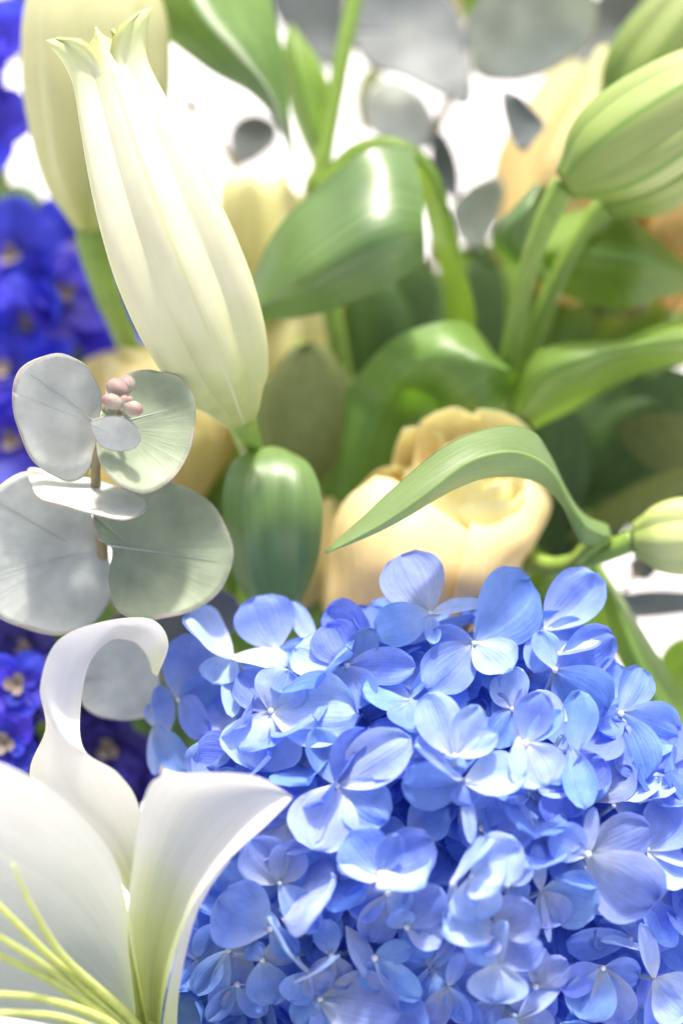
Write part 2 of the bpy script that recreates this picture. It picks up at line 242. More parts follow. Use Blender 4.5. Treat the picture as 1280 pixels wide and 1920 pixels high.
# (cx, cy, lift mm, petals); petal = (tipx, tipy, width, lean upward, tone, basex, basey)
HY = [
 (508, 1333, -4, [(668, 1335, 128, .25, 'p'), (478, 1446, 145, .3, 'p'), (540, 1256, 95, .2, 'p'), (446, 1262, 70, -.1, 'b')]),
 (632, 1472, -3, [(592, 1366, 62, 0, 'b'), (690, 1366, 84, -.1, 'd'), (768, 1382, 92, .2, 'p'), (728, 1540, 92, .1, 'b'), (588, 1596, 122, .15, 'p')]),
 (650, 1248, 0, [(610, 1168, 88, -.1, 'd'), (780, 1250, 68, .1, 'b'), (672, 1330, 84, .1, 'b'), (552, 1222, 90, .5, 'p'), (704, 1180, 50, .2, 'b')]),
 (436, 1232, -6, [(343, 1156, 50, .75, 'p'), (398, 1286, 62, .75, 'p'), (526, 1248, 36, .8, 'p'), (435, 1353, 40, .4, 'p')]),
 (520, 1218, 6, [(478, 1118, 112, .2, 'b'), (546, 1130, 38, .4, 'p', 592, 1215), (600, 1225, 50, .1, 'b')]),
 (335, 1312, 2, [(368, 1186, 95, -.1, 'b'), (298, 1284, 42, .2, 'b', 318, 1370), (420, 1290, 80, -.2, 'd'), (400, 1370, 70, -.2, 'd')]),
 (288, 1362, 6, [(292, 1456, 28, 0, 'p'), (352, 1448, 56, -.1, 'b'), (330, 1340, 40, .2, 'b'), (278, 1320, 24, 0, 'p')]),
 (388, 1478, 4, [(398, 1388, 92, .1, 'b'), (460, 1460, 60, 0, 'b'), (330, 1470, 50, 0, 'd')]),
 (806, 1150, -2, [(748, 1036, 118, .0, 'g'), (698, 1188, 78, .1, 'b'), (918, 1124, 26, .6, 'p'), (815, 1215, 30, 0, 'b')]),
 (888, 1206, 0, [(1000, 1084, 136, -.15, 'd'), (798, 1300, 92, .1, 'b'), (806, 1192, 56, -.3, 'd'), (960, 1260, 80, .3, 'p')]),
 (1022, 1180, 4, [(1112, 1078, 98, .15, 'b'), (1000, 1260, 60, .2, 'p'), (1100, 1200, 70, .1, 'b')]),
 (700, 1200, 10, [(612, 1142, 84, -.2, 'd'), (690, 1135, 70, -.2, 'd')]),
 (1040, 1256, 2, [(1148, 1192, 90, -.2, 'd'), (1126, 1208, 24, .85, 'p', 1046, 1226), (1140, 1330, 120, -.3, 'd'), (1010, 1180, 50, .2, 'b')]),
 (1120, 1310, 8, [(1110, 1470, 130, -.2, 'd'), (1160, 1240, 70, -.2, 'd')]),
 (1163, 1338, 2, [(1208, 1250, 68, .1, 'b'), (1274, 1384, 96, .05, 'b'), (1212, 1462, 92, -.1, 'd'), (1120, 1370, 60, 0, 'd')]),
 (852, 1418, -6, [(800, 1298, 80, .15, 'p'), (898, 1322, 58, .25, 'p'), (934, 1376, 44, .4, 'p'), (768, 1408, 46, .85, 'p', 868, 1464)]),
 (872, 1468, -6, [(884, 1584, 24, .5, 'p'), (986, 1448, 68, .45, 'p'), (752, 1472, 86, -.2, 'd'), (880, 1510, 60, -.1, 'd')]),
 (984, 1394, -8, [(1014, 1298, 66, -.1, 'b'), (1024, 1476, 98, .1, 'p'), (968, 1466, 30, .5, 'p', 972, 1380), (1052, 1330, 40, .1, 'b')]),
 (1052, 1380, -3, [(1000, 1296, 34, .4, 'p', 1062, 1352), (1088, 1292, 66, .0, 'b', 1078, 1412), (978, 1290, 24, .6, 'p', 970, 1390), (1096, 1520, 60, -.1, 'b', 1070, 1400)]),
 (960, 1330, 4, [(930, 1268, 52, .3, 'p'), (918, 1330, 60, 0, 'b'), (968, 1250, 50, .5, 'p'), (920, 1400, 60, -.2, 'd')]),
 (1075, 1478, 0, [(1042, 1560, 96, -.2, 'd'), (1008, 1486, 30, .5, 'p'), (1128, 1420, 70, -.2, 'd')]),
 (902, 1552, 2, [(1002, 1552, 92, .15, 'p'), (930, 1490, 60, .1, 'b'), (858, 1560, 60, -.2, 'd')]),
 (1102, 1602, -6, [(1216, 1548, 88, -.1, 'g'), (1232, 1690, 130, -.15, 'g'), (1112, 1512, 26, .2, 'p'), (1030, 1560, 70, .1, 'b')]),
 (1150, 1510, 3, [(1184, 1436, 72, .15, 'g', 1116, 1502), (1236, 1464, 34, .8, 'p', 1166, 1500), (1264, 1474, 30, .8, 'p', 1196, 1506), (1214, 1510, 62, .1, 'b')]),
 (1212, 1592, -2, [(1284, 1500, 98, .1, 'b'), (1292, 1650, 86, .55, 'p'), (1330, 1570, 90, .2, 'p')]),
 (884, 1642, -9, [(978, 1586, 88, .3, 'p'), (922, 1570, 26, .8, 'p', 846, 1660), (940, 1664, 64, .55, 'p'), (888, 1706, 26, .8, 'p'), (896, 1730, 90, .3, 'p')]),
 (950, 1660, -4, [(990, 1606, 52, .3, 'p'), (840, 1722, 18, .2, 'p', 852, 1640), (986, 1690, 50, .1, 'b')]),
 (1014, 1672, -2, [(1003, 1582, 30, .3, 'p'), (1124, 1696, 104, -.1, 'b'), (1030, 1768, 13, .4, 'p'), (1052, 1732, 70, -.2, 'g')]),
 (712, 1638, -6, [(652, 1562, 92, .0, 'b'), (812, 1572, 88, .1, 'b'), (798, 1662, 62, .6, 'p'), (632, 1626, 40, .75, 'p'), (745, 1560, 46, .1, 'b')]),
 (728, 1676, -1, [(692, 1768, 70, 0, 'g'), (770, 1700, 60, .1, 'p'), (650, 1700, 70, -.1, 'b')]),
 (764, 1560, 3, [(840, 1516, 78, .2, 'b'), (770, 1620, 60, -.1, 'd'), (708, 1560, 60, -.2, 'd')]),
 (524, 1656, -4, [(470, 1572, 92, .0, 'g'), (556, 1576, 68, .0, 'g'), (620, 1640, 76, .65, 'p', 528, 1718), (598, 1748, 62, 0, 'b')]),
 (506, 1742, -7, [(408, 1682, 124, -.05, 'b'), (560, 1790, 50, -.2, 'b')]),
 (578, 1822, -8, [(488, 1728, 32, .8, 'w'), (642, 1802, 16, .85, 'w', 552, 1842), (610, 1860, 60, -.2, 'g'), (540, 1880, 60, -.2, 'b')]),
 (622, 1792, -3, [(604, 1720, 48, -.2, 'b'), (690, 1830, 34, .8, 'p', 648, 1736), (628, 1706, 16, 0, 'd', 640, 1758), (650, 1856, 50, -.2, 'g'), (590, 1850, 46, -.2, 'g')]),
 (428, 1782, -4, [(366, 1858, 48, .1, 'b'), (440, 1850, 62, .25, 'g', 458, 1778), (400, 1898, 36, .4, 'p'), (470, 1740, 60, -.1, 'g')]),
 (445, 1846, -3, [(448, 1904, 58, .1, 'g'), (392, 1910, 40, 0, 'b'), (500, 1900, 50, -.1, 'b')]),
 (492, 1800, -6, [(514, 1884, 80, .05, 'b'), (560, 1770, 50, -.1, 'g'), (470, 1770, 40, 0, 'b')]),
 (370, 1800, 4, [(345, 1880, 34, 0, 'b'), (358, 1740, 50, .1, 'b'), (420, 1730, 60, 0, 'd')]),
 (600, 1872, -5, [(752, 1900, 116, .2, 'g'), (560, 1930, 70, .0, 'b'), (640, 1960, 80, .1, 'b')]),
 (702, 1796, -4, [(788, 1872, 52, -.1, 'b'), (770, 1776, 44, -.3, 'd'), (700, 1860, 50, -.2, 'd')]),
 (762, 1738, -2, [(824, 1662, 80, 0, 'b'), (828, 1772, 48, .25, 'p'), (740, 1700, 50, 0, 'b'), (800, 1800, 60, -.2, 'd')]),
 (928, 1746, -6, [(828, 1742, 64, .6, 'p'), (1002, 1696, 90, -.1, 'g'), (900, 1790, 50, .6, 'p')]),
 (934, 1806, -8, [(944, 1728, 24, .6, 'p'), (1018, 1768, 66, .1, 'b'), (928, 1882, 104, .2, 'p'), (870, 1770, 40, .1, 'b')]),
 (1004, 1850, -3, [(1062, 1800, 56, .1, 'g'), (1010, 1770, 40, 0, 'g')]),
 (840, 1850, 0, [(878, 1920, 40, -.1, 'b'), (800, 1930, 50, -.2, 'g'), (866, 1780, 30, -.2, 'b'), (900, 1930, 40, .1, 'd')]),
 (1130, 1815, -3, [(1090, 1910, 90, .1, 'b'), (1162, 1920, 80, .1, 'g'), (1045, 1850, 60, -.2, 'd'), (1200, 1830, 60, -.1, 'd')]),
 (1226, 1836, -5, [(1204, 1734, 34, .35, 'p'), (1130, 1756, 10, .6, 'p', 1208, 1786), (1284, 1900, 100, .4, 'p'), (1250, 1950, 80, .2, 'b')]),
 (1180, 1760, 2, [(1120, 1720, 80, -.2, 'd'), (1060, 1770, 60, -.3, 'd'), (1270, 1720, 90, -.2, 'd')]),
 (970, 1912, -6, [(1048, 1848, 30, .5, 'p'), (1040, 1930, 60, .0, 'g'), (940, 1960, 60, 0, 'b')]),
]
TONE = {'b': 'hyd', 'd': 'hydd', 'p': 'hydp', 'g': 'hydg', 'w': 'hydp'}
occupied = []; sd = 0
for cx, cy, lift, pet in HY:
    z = dome(cx, cy) + lift
    f = empty('floret', P(cx, cy, z), parent=hyd)
    for p in pet:
        sd += 1
        tx, ty, wd, k, tone = p[:5]; bx, by = p[5:7] if len(p) > 5 else (cx, cy)
        tz = z + (dome(tx, ty) - dome(bx, by)) * .7 - 2 + rnd.uniform(-2.5, 2.5) + (-3 if k > .5 else 0)
        b = P(bx, by, z); t = P(tx, ty, tz)
        n = (-FW * (1 - abs(k)) + UP * k + RT * rnd.uniform(-.15, .15)).normalized()
        a = (t - b).normalized(); vw = (-FW - a * a.dot(-FW)).normalized(); nn = (n - a * a.dot(n)).normalized()
        fac = max(.36, abs(nn.dot(vw)))
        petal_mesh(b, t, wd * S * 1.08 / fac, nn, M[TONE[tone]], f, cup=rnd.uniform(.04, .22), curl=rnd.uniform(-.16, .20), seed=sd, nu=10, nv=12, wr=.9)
        occupied.append(((bx + tx) / 2, (by + ty) / 2))
    if pet[0][2] > 40: ball('eye', P(cx, cy, z - .6), rnd.uniform(.7, 1.0), M['hydc'], f)
    c0 = P(cx, cy, z); dn = (hc - c0)
    tube('stalk', [c0, c0 + dn * .3 + UP * -.004, c0 + dn * .8], [.7, .9, 1.1], M['hyds'], f, n=6, seg=8, raw=True)
# florets whose places were not read one by one: shared petal meshes
proto = []
for k in range(6):
    o = petal_mesh(Vector((0, 0, 0)), Vector((0.0135, 0, .001)), .0135 + .001 * (k % 3), Vector((0, 0, 1)), M[['hyd', 'hydd', 'hyd', 'hydg', 'hydd', 'hyd'][k]], None, cup=.05 + .03 * k, curl=.08 * (k - 2), seed=40 + k, wr=1.1)
    proto.append(o.data); bpy.data.objects.remove(o)
def free_floret(c, n, parent, scale=1.0, stuff=None):
    q = n.to_track_quat('Z', 'Y').to_matrix() @ Matrix.Rotation(rnd.uniform(0, 6.3), 3, 'Z')
    if stuff is None:
        f = empty('floret', c, parent=parent)
    for k in range(4):
        me = proto[rnd.randrange(6)]
        m3 = q @ Matrix.Rotation(k * math.pi / 2 + rnd.uniform(-.15, .15), 3, 'Z') @ Matrix.Rotation(rnd.uniform(-.5, .2), 3, 'Y') @ Matrix.Rotation(rnd.uniform(-.3, .3), 3, 'X') @ Matrix.Scale(scale * rnd.uniform(.9, 1.12), 3)
        if stuff is None:
            p = bpy.data.objects.new('petal', me); COL.objects.link(p); p.parent = f; p.matrix_local = m3.to_4x4()
        else:
            o0 = len(stuff[0]); stuff[0].extend([c + m3 @ v.co for v in me.vertices]); stuff[1].extend([tuple(i + o0 for i in pl.vertices) for pl in me.polygons])
            stuff[2].extend([(i % 9 / 8, i // 9 / 10) for i in range(len(me.vertices))])
n_free = 0; st = ([], [], [])
for i in range(420):
    x = 300 + (i * 0.7548777 % 1) * 1060; y = 1110 + (i * 0.5698403 % 1) * 900
    r2 = ((x - 830) / 560) ** 2 + ((y - 1640) / 530) ** 2
    if r2 > .80 or (x < 560 and y > 1440 and x < 560 - (y - 1480) * .5): continue
    dmin = min(math.hypot(x - a, y - b) for a, b in occupied)
    n = (P(x, y, dome(x, y)) - hc).normalized()
    n = (n + UP * .25 + Vector((rnd.uniform(-.3, .3), rnd.uniform(-.3, .3), rnd.uniform(-.3, .3)))).normalized()
    if dmin > 44 and n_free < 34:
        free_floret(P(x, y, dome(x, y) + 5), n, hyd, 1.18); occupied.append((x, y)); n_free += 1
    elif i % 3 == 0: free_floret(P(x, y, dome(x, y) + rnd.uniform(17, 25)), n, hyd, 1.2, st)
for x, y in ((350, 1770), (372, 1830), (352, 1890), (400, 1930), (330, 1940), (390, 1760)): free_floret(P(x, y, 22), (-FW - RT * .4).normalized(), hyd, 1.2, st)
for i in range(150):               # the sides and back of the head
    th = i * 2.39996; zz = 1 - 2 * (i + .5) / 150; v = RT * math.cos(th) * math.sqrt(1 - zz * zz) + UP * math.sin(th) * math.sqrt(1 - zz * zz) + FW * zz
    if zz < .05 or v.dot(UP) > .82: continue
    free_floret(hc + Vector(v) * (.060 if v.dot(UP) > .1 else .072), v, hyd, 1.0, st)
o = mesh('inner_florets', *st, M['hydd'], hyd); o['kind'] = 'stuff'
tube('stem', [hc + FW * .01, hc.lerp(FOOT, .5) + Vector((0, .02, 0)), FOOT], [4, 3.5, 3.5], M['stem'], hyd, raw=True)
for i in range(26):
    a = rnd.uniform(0, 6.28); r = rnd.uniform(.02, .06); e = hc - FW * rnd.uniform(.02, .04) + RT * math.cos(a) * r + UP * math.sin(a) * r
    tube('branch', [hc + FW * .008, hc.lerp(e, .5) + FW * .003, e], [1.6, 1.2, .9], M['hyds'], hyd, n=6, seg=8, raw=True)

# ------------------------------------------------------------------ white lily
li = empty('white_lily', P(290, 1960, 0), 'open white lily with curled back petals at the bottom left', 'lily')
patch('petal', [
  [(300, 1990, 6), (150, 1935, 18), (-10, 1900, 22), (-140, 1850, 22)],
  [(290, 1960, 8), (190, 1850, 14), (60, 1750, 14), (-160, 1640, 10)],
  [(285, 1950, 2), (225, 1780, -2), (110, 1640, -6), (-150, 1500, -8)],
  [(282, 1940, -8), (246, 1720, -22), (205, 1600, -28), (120, 1505, -34), (10, 1434, -37), (-150, 1380, -38)]], M['lily'], li, nu=24, nv=40, wob=2.0, wfreq=25)
patch('petal', [
  [(262, 1990, -2), (246, 1800, -14), (243, 1660, -22), (256, 1560, -28), (272, 1490, -30), (300, 1456, -30), (380, 1450, -28), (480, 1457, -26), (547, 1495, -24)],
  [(275, 1990, 4), (272, 1800, -2), (290, 1650, -8), (320, 1560, -12), (360, 1500, -16), (420, 1478, -18), (470, 1474, -20), (520, 1482, -22), (547, 1495, -24)],
  [(288, 1990, 2), (300, 1810, -6), (335, 1700, -12), (375, 1625, -15), (425, 1560, -18), (465, 1520, -20), (500, 1500, -22), (530, 1494, -24), (547, 1496, -24)],
  [(296, 1990, -6), (312, 1840, -20), (352, 1720, -26), (400, 1645, -28), (450, 1590, -28), (490, 1552, -27), (520, 1522, -26), (538, 1506, -25), (548, 1497, -24)]], M['lily'], li, nu=24, nv=50, wob=1.0, wfreq=40)
patch('petal', [
  [(296, 1995, -4), (316, 1850, -18), (350, 1722, -24), (385, 1662, -24), (430, 1612, -22)],
  [(330, 1995, 2), (336, 1860, -12), (362, 1735, -20), (392, 1668, -22), (432, 1613, -22)]], M['lily'], li, nu=6, nv=20)
patch('petal', [
  [(262, 1700, -2), (190, 1610, -4), (60, 1470, 4), (86, 1365, -4), (76, 1285, -14), (108, 1202, -10), (190, 1166, -4), (282, 1160, 2), (316, 1205, 10), (296, 1268, 12)],
  [(264, 1690, 6), (210, 1580, 6), (130, 1470, 6), (112, 1385, -4), (100, 1300, -6), (134, 1214, 0), (205, 1178, 6), (272, 1180, 12), (298, 1215, 14), (292, 1266, 13)],
  [(266, 1680, 4), (240, 1560, 2), (186, 1455, -6), (142, 1395, -6), (128, 1312, 4), (150, 1232, 8), (208, 1192, 12), (262, 1196, 18), (284, 1225, 18), (289, 1264, 14)],
  [(262, 1660, -4), (262, 1520, -12), (222, 1450, -16), (158, 1405, -8), (152, 1325, 6), (168, 1245, 12), (206, 1202, 16), (250, 1203, 20), (276, 1230, 20), (286, 1262, 15)]], M['curl'], li, nu=18, nv=70)
FI = [[(290, 1960, -2), (225, 1890, -12), (120, 1795, -26), (60, 1700, -38), (25, 1620, -46)],
      [(280, 1960, -2), (190, 1880, -14), (90, 1790, -26), (0, 1700, -38), (-60, 1650, -46)],
      [(280, 1970, -2), (180, 1890, -14), (90, 1815, -26), (-20, 1745, -38), (-90, 1710, -44)],
      [(280, 1975, -2), (190, 1900, -14), (80, 1830, -26), (-30, 1780, -36), (-90, 1760, -44)],
      [(280, 1980, -2), (200, 1915, -16), (90, 1875, -26), (-30, 1862, -36), (-90, 1860, -44)],
      [(280, 1985, -2), (200, 1940, -16), (100, 1905, -26), (-30, 1900, -36), (-90, 1910, -44)]]
for i, f in enumerate(FI): tube('filament', f, [1.6, 1.3, .9, .6 if i else .4], M['fil'], li, n=8)
stalk([(292, 1955, 6), (300, 2030, 40)], [4, 4, 4], M['stem'], li)
tube('throat', [(300, 2010, 16), (288, 1950, 2), (270, 1925, -4)], [7, 5, 1.5], M['fil'], li)

# ------------------------------------------------------------------ lily buds
def bud(base, tip, Rm, mat_, parent, side=(0, 0, 1), prof=None, ridge=.16, ph0=90, flare=0, name='bud', tips=False, mid=None):
    """closed bud of three overlapping outer tepals round three inner ones"""
    B, T = P(*base), P(*tip); Q = [B, B.lerp(T, .5) + (P(*mid) - B.lerp(T, .5) if mid else Vector()), T]
    bu = empty(name, B, parent=parent)
    prof = prof or [(0, .30), (.06, .62), (.16, .90), (.3, 1.0), (.5, .93), (.7, .72), (.88, .44), (1, .20)]
    def pr(t):
        for (a, x), (b, y) in zip(prof, prof[1:]):
            if t <= b: f = (t - a) / (b - a); f = f * f * (3 - 2 * f) if 0 else f; return x + (y - x) * f
        return prof[-1][1]
    pr2 = lambda t: (pr(max(0, t - .07)) + pr(max(0, t - .035)) + pr(t) + pr(min(1, t + .035)) + pr(min(1, t + .07))) / 5
    for k in range(6):
        inner = k >= 3; c = math.radians(ph0 + 120 * k + (60 if inner else 0)); half = math.radians(50 if inner else 61)
        nu, nv = 16, 44; V, U = [], []
        for j in range(nv + 1):
            t = j / nv; p = cr(Q, t); tg = (cr(Q, min(1, t + .01)) - cr(Q, max(0, t - .01))).normalized()
            a = (-FW - tg * tg.dot(-FW)).normalized(); b = tg.cross(a)
            taper = min(1, (1 - t) * 5 + .35) if not inner else min(1, (1 - t) * 8 + .4)
            if tips: taper = max(.04, math.sqrt(max(0, 1 - max(0, (t - (.84 if not inner else .88)) / (.16 if not inner else .10)) ** 1.7))) if t < (1 if not inner else .98) else .04
            for i in range(nu + 1):
                q = 2 * i / nu - 1; an = c + q * half * taper
                rr = Rm * .001 * pr2(t) * (1 + (0 if inner else ridge * 1.2 * math.exp(-(q / .28) ** 2) - .06 * q * q - .22 * abs(q) ** 7 - .12 * math.exp(-((abs(q) - .5) / .18) ** 2)))
                if inner: rr *= .93 + .10 * math.exp(-(q / .4) ** 2)
                if not inner: rr += (.0006 if q > 0 else 0) * q
                fl = flare * .001 * max(0, (t - .86) / .14) ** 2 * ((1, .1, .75)[k] if not inner else -.2)
                V.append(p + (a * math.cos(an) + b * math.sin(an)) * (rr + fl)); U.append((i / nu, t))
        mesh('tepal', V, grid(nu, nv), U, mat_, bu, sol=.0006)
    return bu
ba = empty('lily_bud', P(475, 775, 30), 'long cream white lily bud with parting tips leaning left, broad leaf under it', 'lily bud', 'closed lily buds')
pa = [(0, .0), (.02, .34), (.05, .56), (.12, .76), (.24, .97), (.40, 1.03), (.53, .96), (.67, .83), (.81, .68), (.92, .56), (1, .48)]
bud((454, 792, 30), (180, 60, 10), 15.3, M['bud'], ba, prof=pa, ph0=66, flare=9, tips=True, ridge=.27, mid=(305, 430, 12))
stalk([(436, 745, 31), (456, 800, 36), (472, 850, 58), (490, 930, 66), (500, 1100, 84)], [5.4, 3.9, 3.4, 3.2, 3.4, 3.4], M['stem'], ba)
patch('leaf', [
  [(486, 1150, 47), (440, 1080, 40), (420, 980, 33), (421, 910, 34), (440, 862, 40), (490, 838, 52)],
  [(505, 1160, 45), (478, 1080, 37), (466, 980, 30), (468, 908, 31), (484, 860, 38), (508, 836, 51)],
  [(522, 1165, 46), (520, 1080, 39), (514, 980, 32.5), (514, 908, 33), (518, 860, 39), (522, 838, 51)],
  [(534, 1165, 45), (562, 1080, 38), (562, 980, 31), (560, 912, 32), (552, 866, 39), (534, 842, 51)],
  [(546, 1170, 48), (590, 1080, 42), (606, 980, 36), (604, 920, 37), (582, 874, 42), (544, 846, 53)]], M['leafj'], ba, nu=24, nv=36, wob=1.6, wfreq=45)
bb = empty('lily_bud', P(175, 425, 75), 'fat blurred cream green lily bud with curved stem standing behind the long white one', 'lily bud', 'closed lily buds')
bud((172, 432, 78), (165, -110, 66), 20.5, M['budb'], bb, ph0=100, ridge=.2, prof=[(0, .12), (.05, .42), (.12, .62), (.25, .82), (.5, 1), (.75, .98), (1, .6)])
stalk([(172, 425, 78), (180, 480, 80), (205, 560, 84), (238, 640, 90)], [5.4, 5, 4, 3.6, 3.4, 3.4], M['stem'], bb)

lr = empty('lily_stalk', P(1040, 380, 60), 'green lily stalk with pale green buds and broad leaves at the upper right', 'lily stalk')
b1 = bud((1060, 346, 52), (1490, 70, 40), 16.6, M['budg'], lr, ph0=45, ridge=.06, prof=[(0, .16), (.06, .52), (.15, .84), (.35, 1.0), (.6, .9), (.85, .55), (1, .3)], mid=(1262, 212, 44))
b1['label'] = 'plump green lily bud with dark midrib at the right edge'
b2 = bud((1132, 380, 76), (1480, 196, 66), 12, M['budg'], lr, ph0=20, ridge=.12)
b3 = bud((1150, 215, 105), (1400, -120, 95), 14, M['budg'], lr, ph0=60)
stalk([(1058, 345, 54), (1020, 420, 58), (985, 520, 66), (950, 680, 80)], [4.4, 3.4, 3, 3, 3.4, 3.4], M['stem'], lr)
stalk([(1152, 368, 74), (1110, 410, 76), (1050, 510, 80), (990, 660, 90)], [3.8, 3.2, 3, 3, 3.4, 3.4], M['stem'], lr)
patch('leaf', [  # muted leaf behind the stems
  [(1000, 420, 96), (1070, 395, 92), (1160, 400, 88), (1240, 455, 88), (1330, 520, 88)],
  [(1000, 470, 84), (1080, 470, 78), (1170, 480, 74), (1250, 500, 78), (1330, 530, 88)],
  [(1000, 520, 92), (1070, 560, 90), (1160, 578, 88), (1240, 560, 88), (1330, 545, 90)]], M['leafl'], lr, wob=1.5, wfreq=50)
patch('leaf', [  # glossy curled leaf left of the stems
  [(985, 520, 88), (930, 470, 84), (925, 430, 78), (960, 390, 72), (1000, 345, 74)],
  [(1010, 520, 80), (975, 480, 72), (970, 430, 66), (990, 390, 64), (1012, 345, 70)],
  [(1040, 520, 86), (1020, 480, 84), (1010, 430, 78), (1015, 390, 74), (1024, 350, 76)]], M['leaf'], lr)
patch('leaf', [  # wide leaf reaching in from the right edge
  [(955, 760, 86), (975, 700, 72), (1010, 655, 64), (1080, 640, 60), (1160, 632, 56), (1230, 610, 52), (1340, 600, 46)],
  [(960, 765, 74), (1000, 700, 58), (1060, 668, 52), (1130, 652, 50), (1200, 640, 46), (1270, 628, 42), (1340, 625, 38)],
  [(980, 775, 66), (1030, 715, 58), (1090, 690, 54), (1150, 672, 54), (1210, 660, 50), (1280, 655, 46), (1340, 650, 42)],
  [(1000, 805, 84), (1060, 780, 90), (1120, 740, 92), (1180, 705, 88), (1230, 690, 84), (1290, 685, 80), (1340, 690, 76)]], M['leafl'], lr, nu=18, wob=1.5, wfreq=50)

ld = empty('lily_bud', P(1195, 1000, 45), 'small green white lily bud at the right edge on a pale stem', 'lily bud', 'closed lily buds')
bud((1188, 1010, 46), (1500, 985, 34), 11.4, M['budy'], ld, ph0=70, ridge=.1, prof=[(0, .3), (.06, .66), (.2, .95), (.5, 1), (.8, .8), (1, .4)])
stalk([(1190, 1012, 46), (1120, 1040, 50), (1050, 1062, 58), (960, 1075, 70)], [3.4, 3, 3, 3.2, 3.4, 3.4], M['stem'], ld)
patch('leaf', [  # slender leaf arching over the rose: face, then paler underside turned out along the rib
  [(608, 1035, -6), (690, 960, -1), (780, 878, 3), (860, 822, 8), (940, 800, 15), (1000, 810, 24), (1030, 850, 33), (1056, 910, 38), (1090, 960, 42), (1140, 985, 46)],
  [(610, 1036, -7), (700, 972, -7), (790, 903, -6), (870, 850, -2), (945, 828, 5), (995, 840, 14), (1032, 875, 23), (1062, 930, 30), (1096, 975, 36), (1143, 997, 42)],
  [(611, 1037, -8), (712, 984, -10), (798, 925, -10), (876, 868, -8), (948, 848, -4), (1002, 860, 4), (1040, 893, 14), (1068, 945, 24), (1098, 990, 33), (1142, 1006, 40)]], M['arch'], ld, nu=14, nv=50, wob=.7, wfreq=70, sol=.0003)
patch('leaf', [
  [(611, 1037, -8), (712, 984, -10), (798, 925, -10), (876, 868, -8), (948, 848, -4), (1002, 860, 4), (1040, 893, 14), (1068, 945, 24), (1098, 990, 33), (1142, 1006, 40)],
  [(611, 1037, -7), (718, 988, -7), (806, 933, -5), (884, 884, -1), (954, 872, 4), (1006, 882, 12), (1046, 918, 21), (1070, 965, 29), (1094, 1006, 36), (1130, 1016, 42)],
  [(612, 1038, -6), (722, 992, -3), (812, 940, 3), (890, 900, 10), (960, 895, 14), (1010, 907, 22), (1050, 944, 28), (1072, 985, 34), (1090, 1020, 40), (1120, 1022, 44)]], M['archu'], ld, nu=10, nv=50, wob=.5, wfreq=70, sol=.0003)
tube('midrib', [(611, 1037, -8.4), (712, 984, -10.4), (798, 925, -10.4), (876, 868, -8.4), (948, 848, -4.4), (1002, 860, 3.6), (1040, 893, 13.6), (1068, 945, 23.6), (1098, 990, 32.6)], [.25, .5, .6, .7], M['archu'], ld, n=6, seg=50)
tube('stem', [(1132, 1000, 44), (1105, 1025, 48), (1080, 1050, 52)], [3.2, 2.6, 2.4], M['stem'], ld)
patch('leaf', [  # long leaf running down the right side
  [(1090, 1040, 66), (1130, 1140, 56), (1170, 1260, 50), (1230, 1400, 48), (1290, 1520, 48)],
  [(1108, 1046, 58), (1160, 1140, 50), (1200, 1240, 44), (1260, 1370, 42), (1320, 1480, 42)],
  [(1128, 1060, 66), (1185, 1150, 58), (1240, 1240, 52), (1300, 1330, 48), (1360, 1430, 48)]], M['leafl'], ld)

lm = empty('lily_stalk', P(620, 200, 90), 'leafy green lily stalk in the top middle with large glossy arching leaves', 'lily stalk')
stalk([(672, -40, 96), (645, 90, 94), (622, 210, 94), (600, 320, 94), (590, 380, 96), (640, 700, 110)], [2.8, 2.8, 3, 3.4, 3.4, 3.4, 3.4], M['stem'], lm)
patch('leaf', [
  [(262, -60, 92), (292, 50, 84), (380, 125, 80), (470, 175, 80), (525, 245, 82), (550, 330, 84)],
  [(300, -60, 80), (340, 40, 74), (415, 110, 72), (485, 165, 74), (528, 240, 80), (551, 332, 84)],
  [(345, -60, 72), (392, 30, 68), (455, 105, 68), (502, 165, 72), (533, 238, 78), (552, 334, 84)],
  [(420, -60, 80), (460, 30, 76), (500, 105, 76), (524, 170, 78), (540, 240, 80), (553, 336, 84)],
  [(490, -60, 92), (515, 30, 86), (532, 110, 84), (541, 180, 82), (547, 250, 82), (554, 338, 84)]], M['leaft'], lm, nu=22, wob=1, wfreq=60)
patch('leaf', [
  [(604, 340, 100), (565, 260, 100), (535, 170, 100), (530, 90, 100), (545, 40, 102)],
  [(612, 340, 94), (595, 260, 92), (575, 180, 92), (560, 110, 94), (548, 45, 100)],
  [(618, 340, 100), (628, 260, 100), (622, 180, 100), (598, 115, 100), (552, 50, 102)]], M['leafl'], lm)
patch('leaf', [   # big blade in front
  [(480, 606, 70), (600, 585, 62), (700, 545, 56), (760, 515, 56), (796, 492, 62)],
  [(474, 585, 62), (590, 520, 50), (680, 460, 46), (750, 430, 48), (795, 430, 56)],
  [(470, 560, 64), (560, 450, 55), (650, 380, 52), (730, 345, 54), (790, 360, 61)],
  [(470, 530, 72), (520, 430, 66), (600, 345, 62), (690, 285, 62), (770, 280, 70)]], M['leaf'], lm, nu=24, wob=2.2, wfreq=45)
patch('leaf', [   # its far half, folded over and hanging
  [(590, 340, 84), (660, 270, 78), (745, 258, 74), (815, 310, 72), (845, 400, 70), (870, 500, 74), (892, 590, 80), (880, 640, 86)],
  [(620, 350, 80), (680, 292, 76), (745, 282, 74), (802, 330, 74), (830, 412, 74), (848, 505, 80), (866, 595, 88), (868, 645, 92)],
  [(640, 360, 88), (690, 315, 88), (745, 305, 88), (785, 355, 88), (808, 430, 90), (824, 510, 94), (836, 590, 98), (856, 650, 98)]], M['leafl'], lm, nu=16, wob=1, wfreq=60)
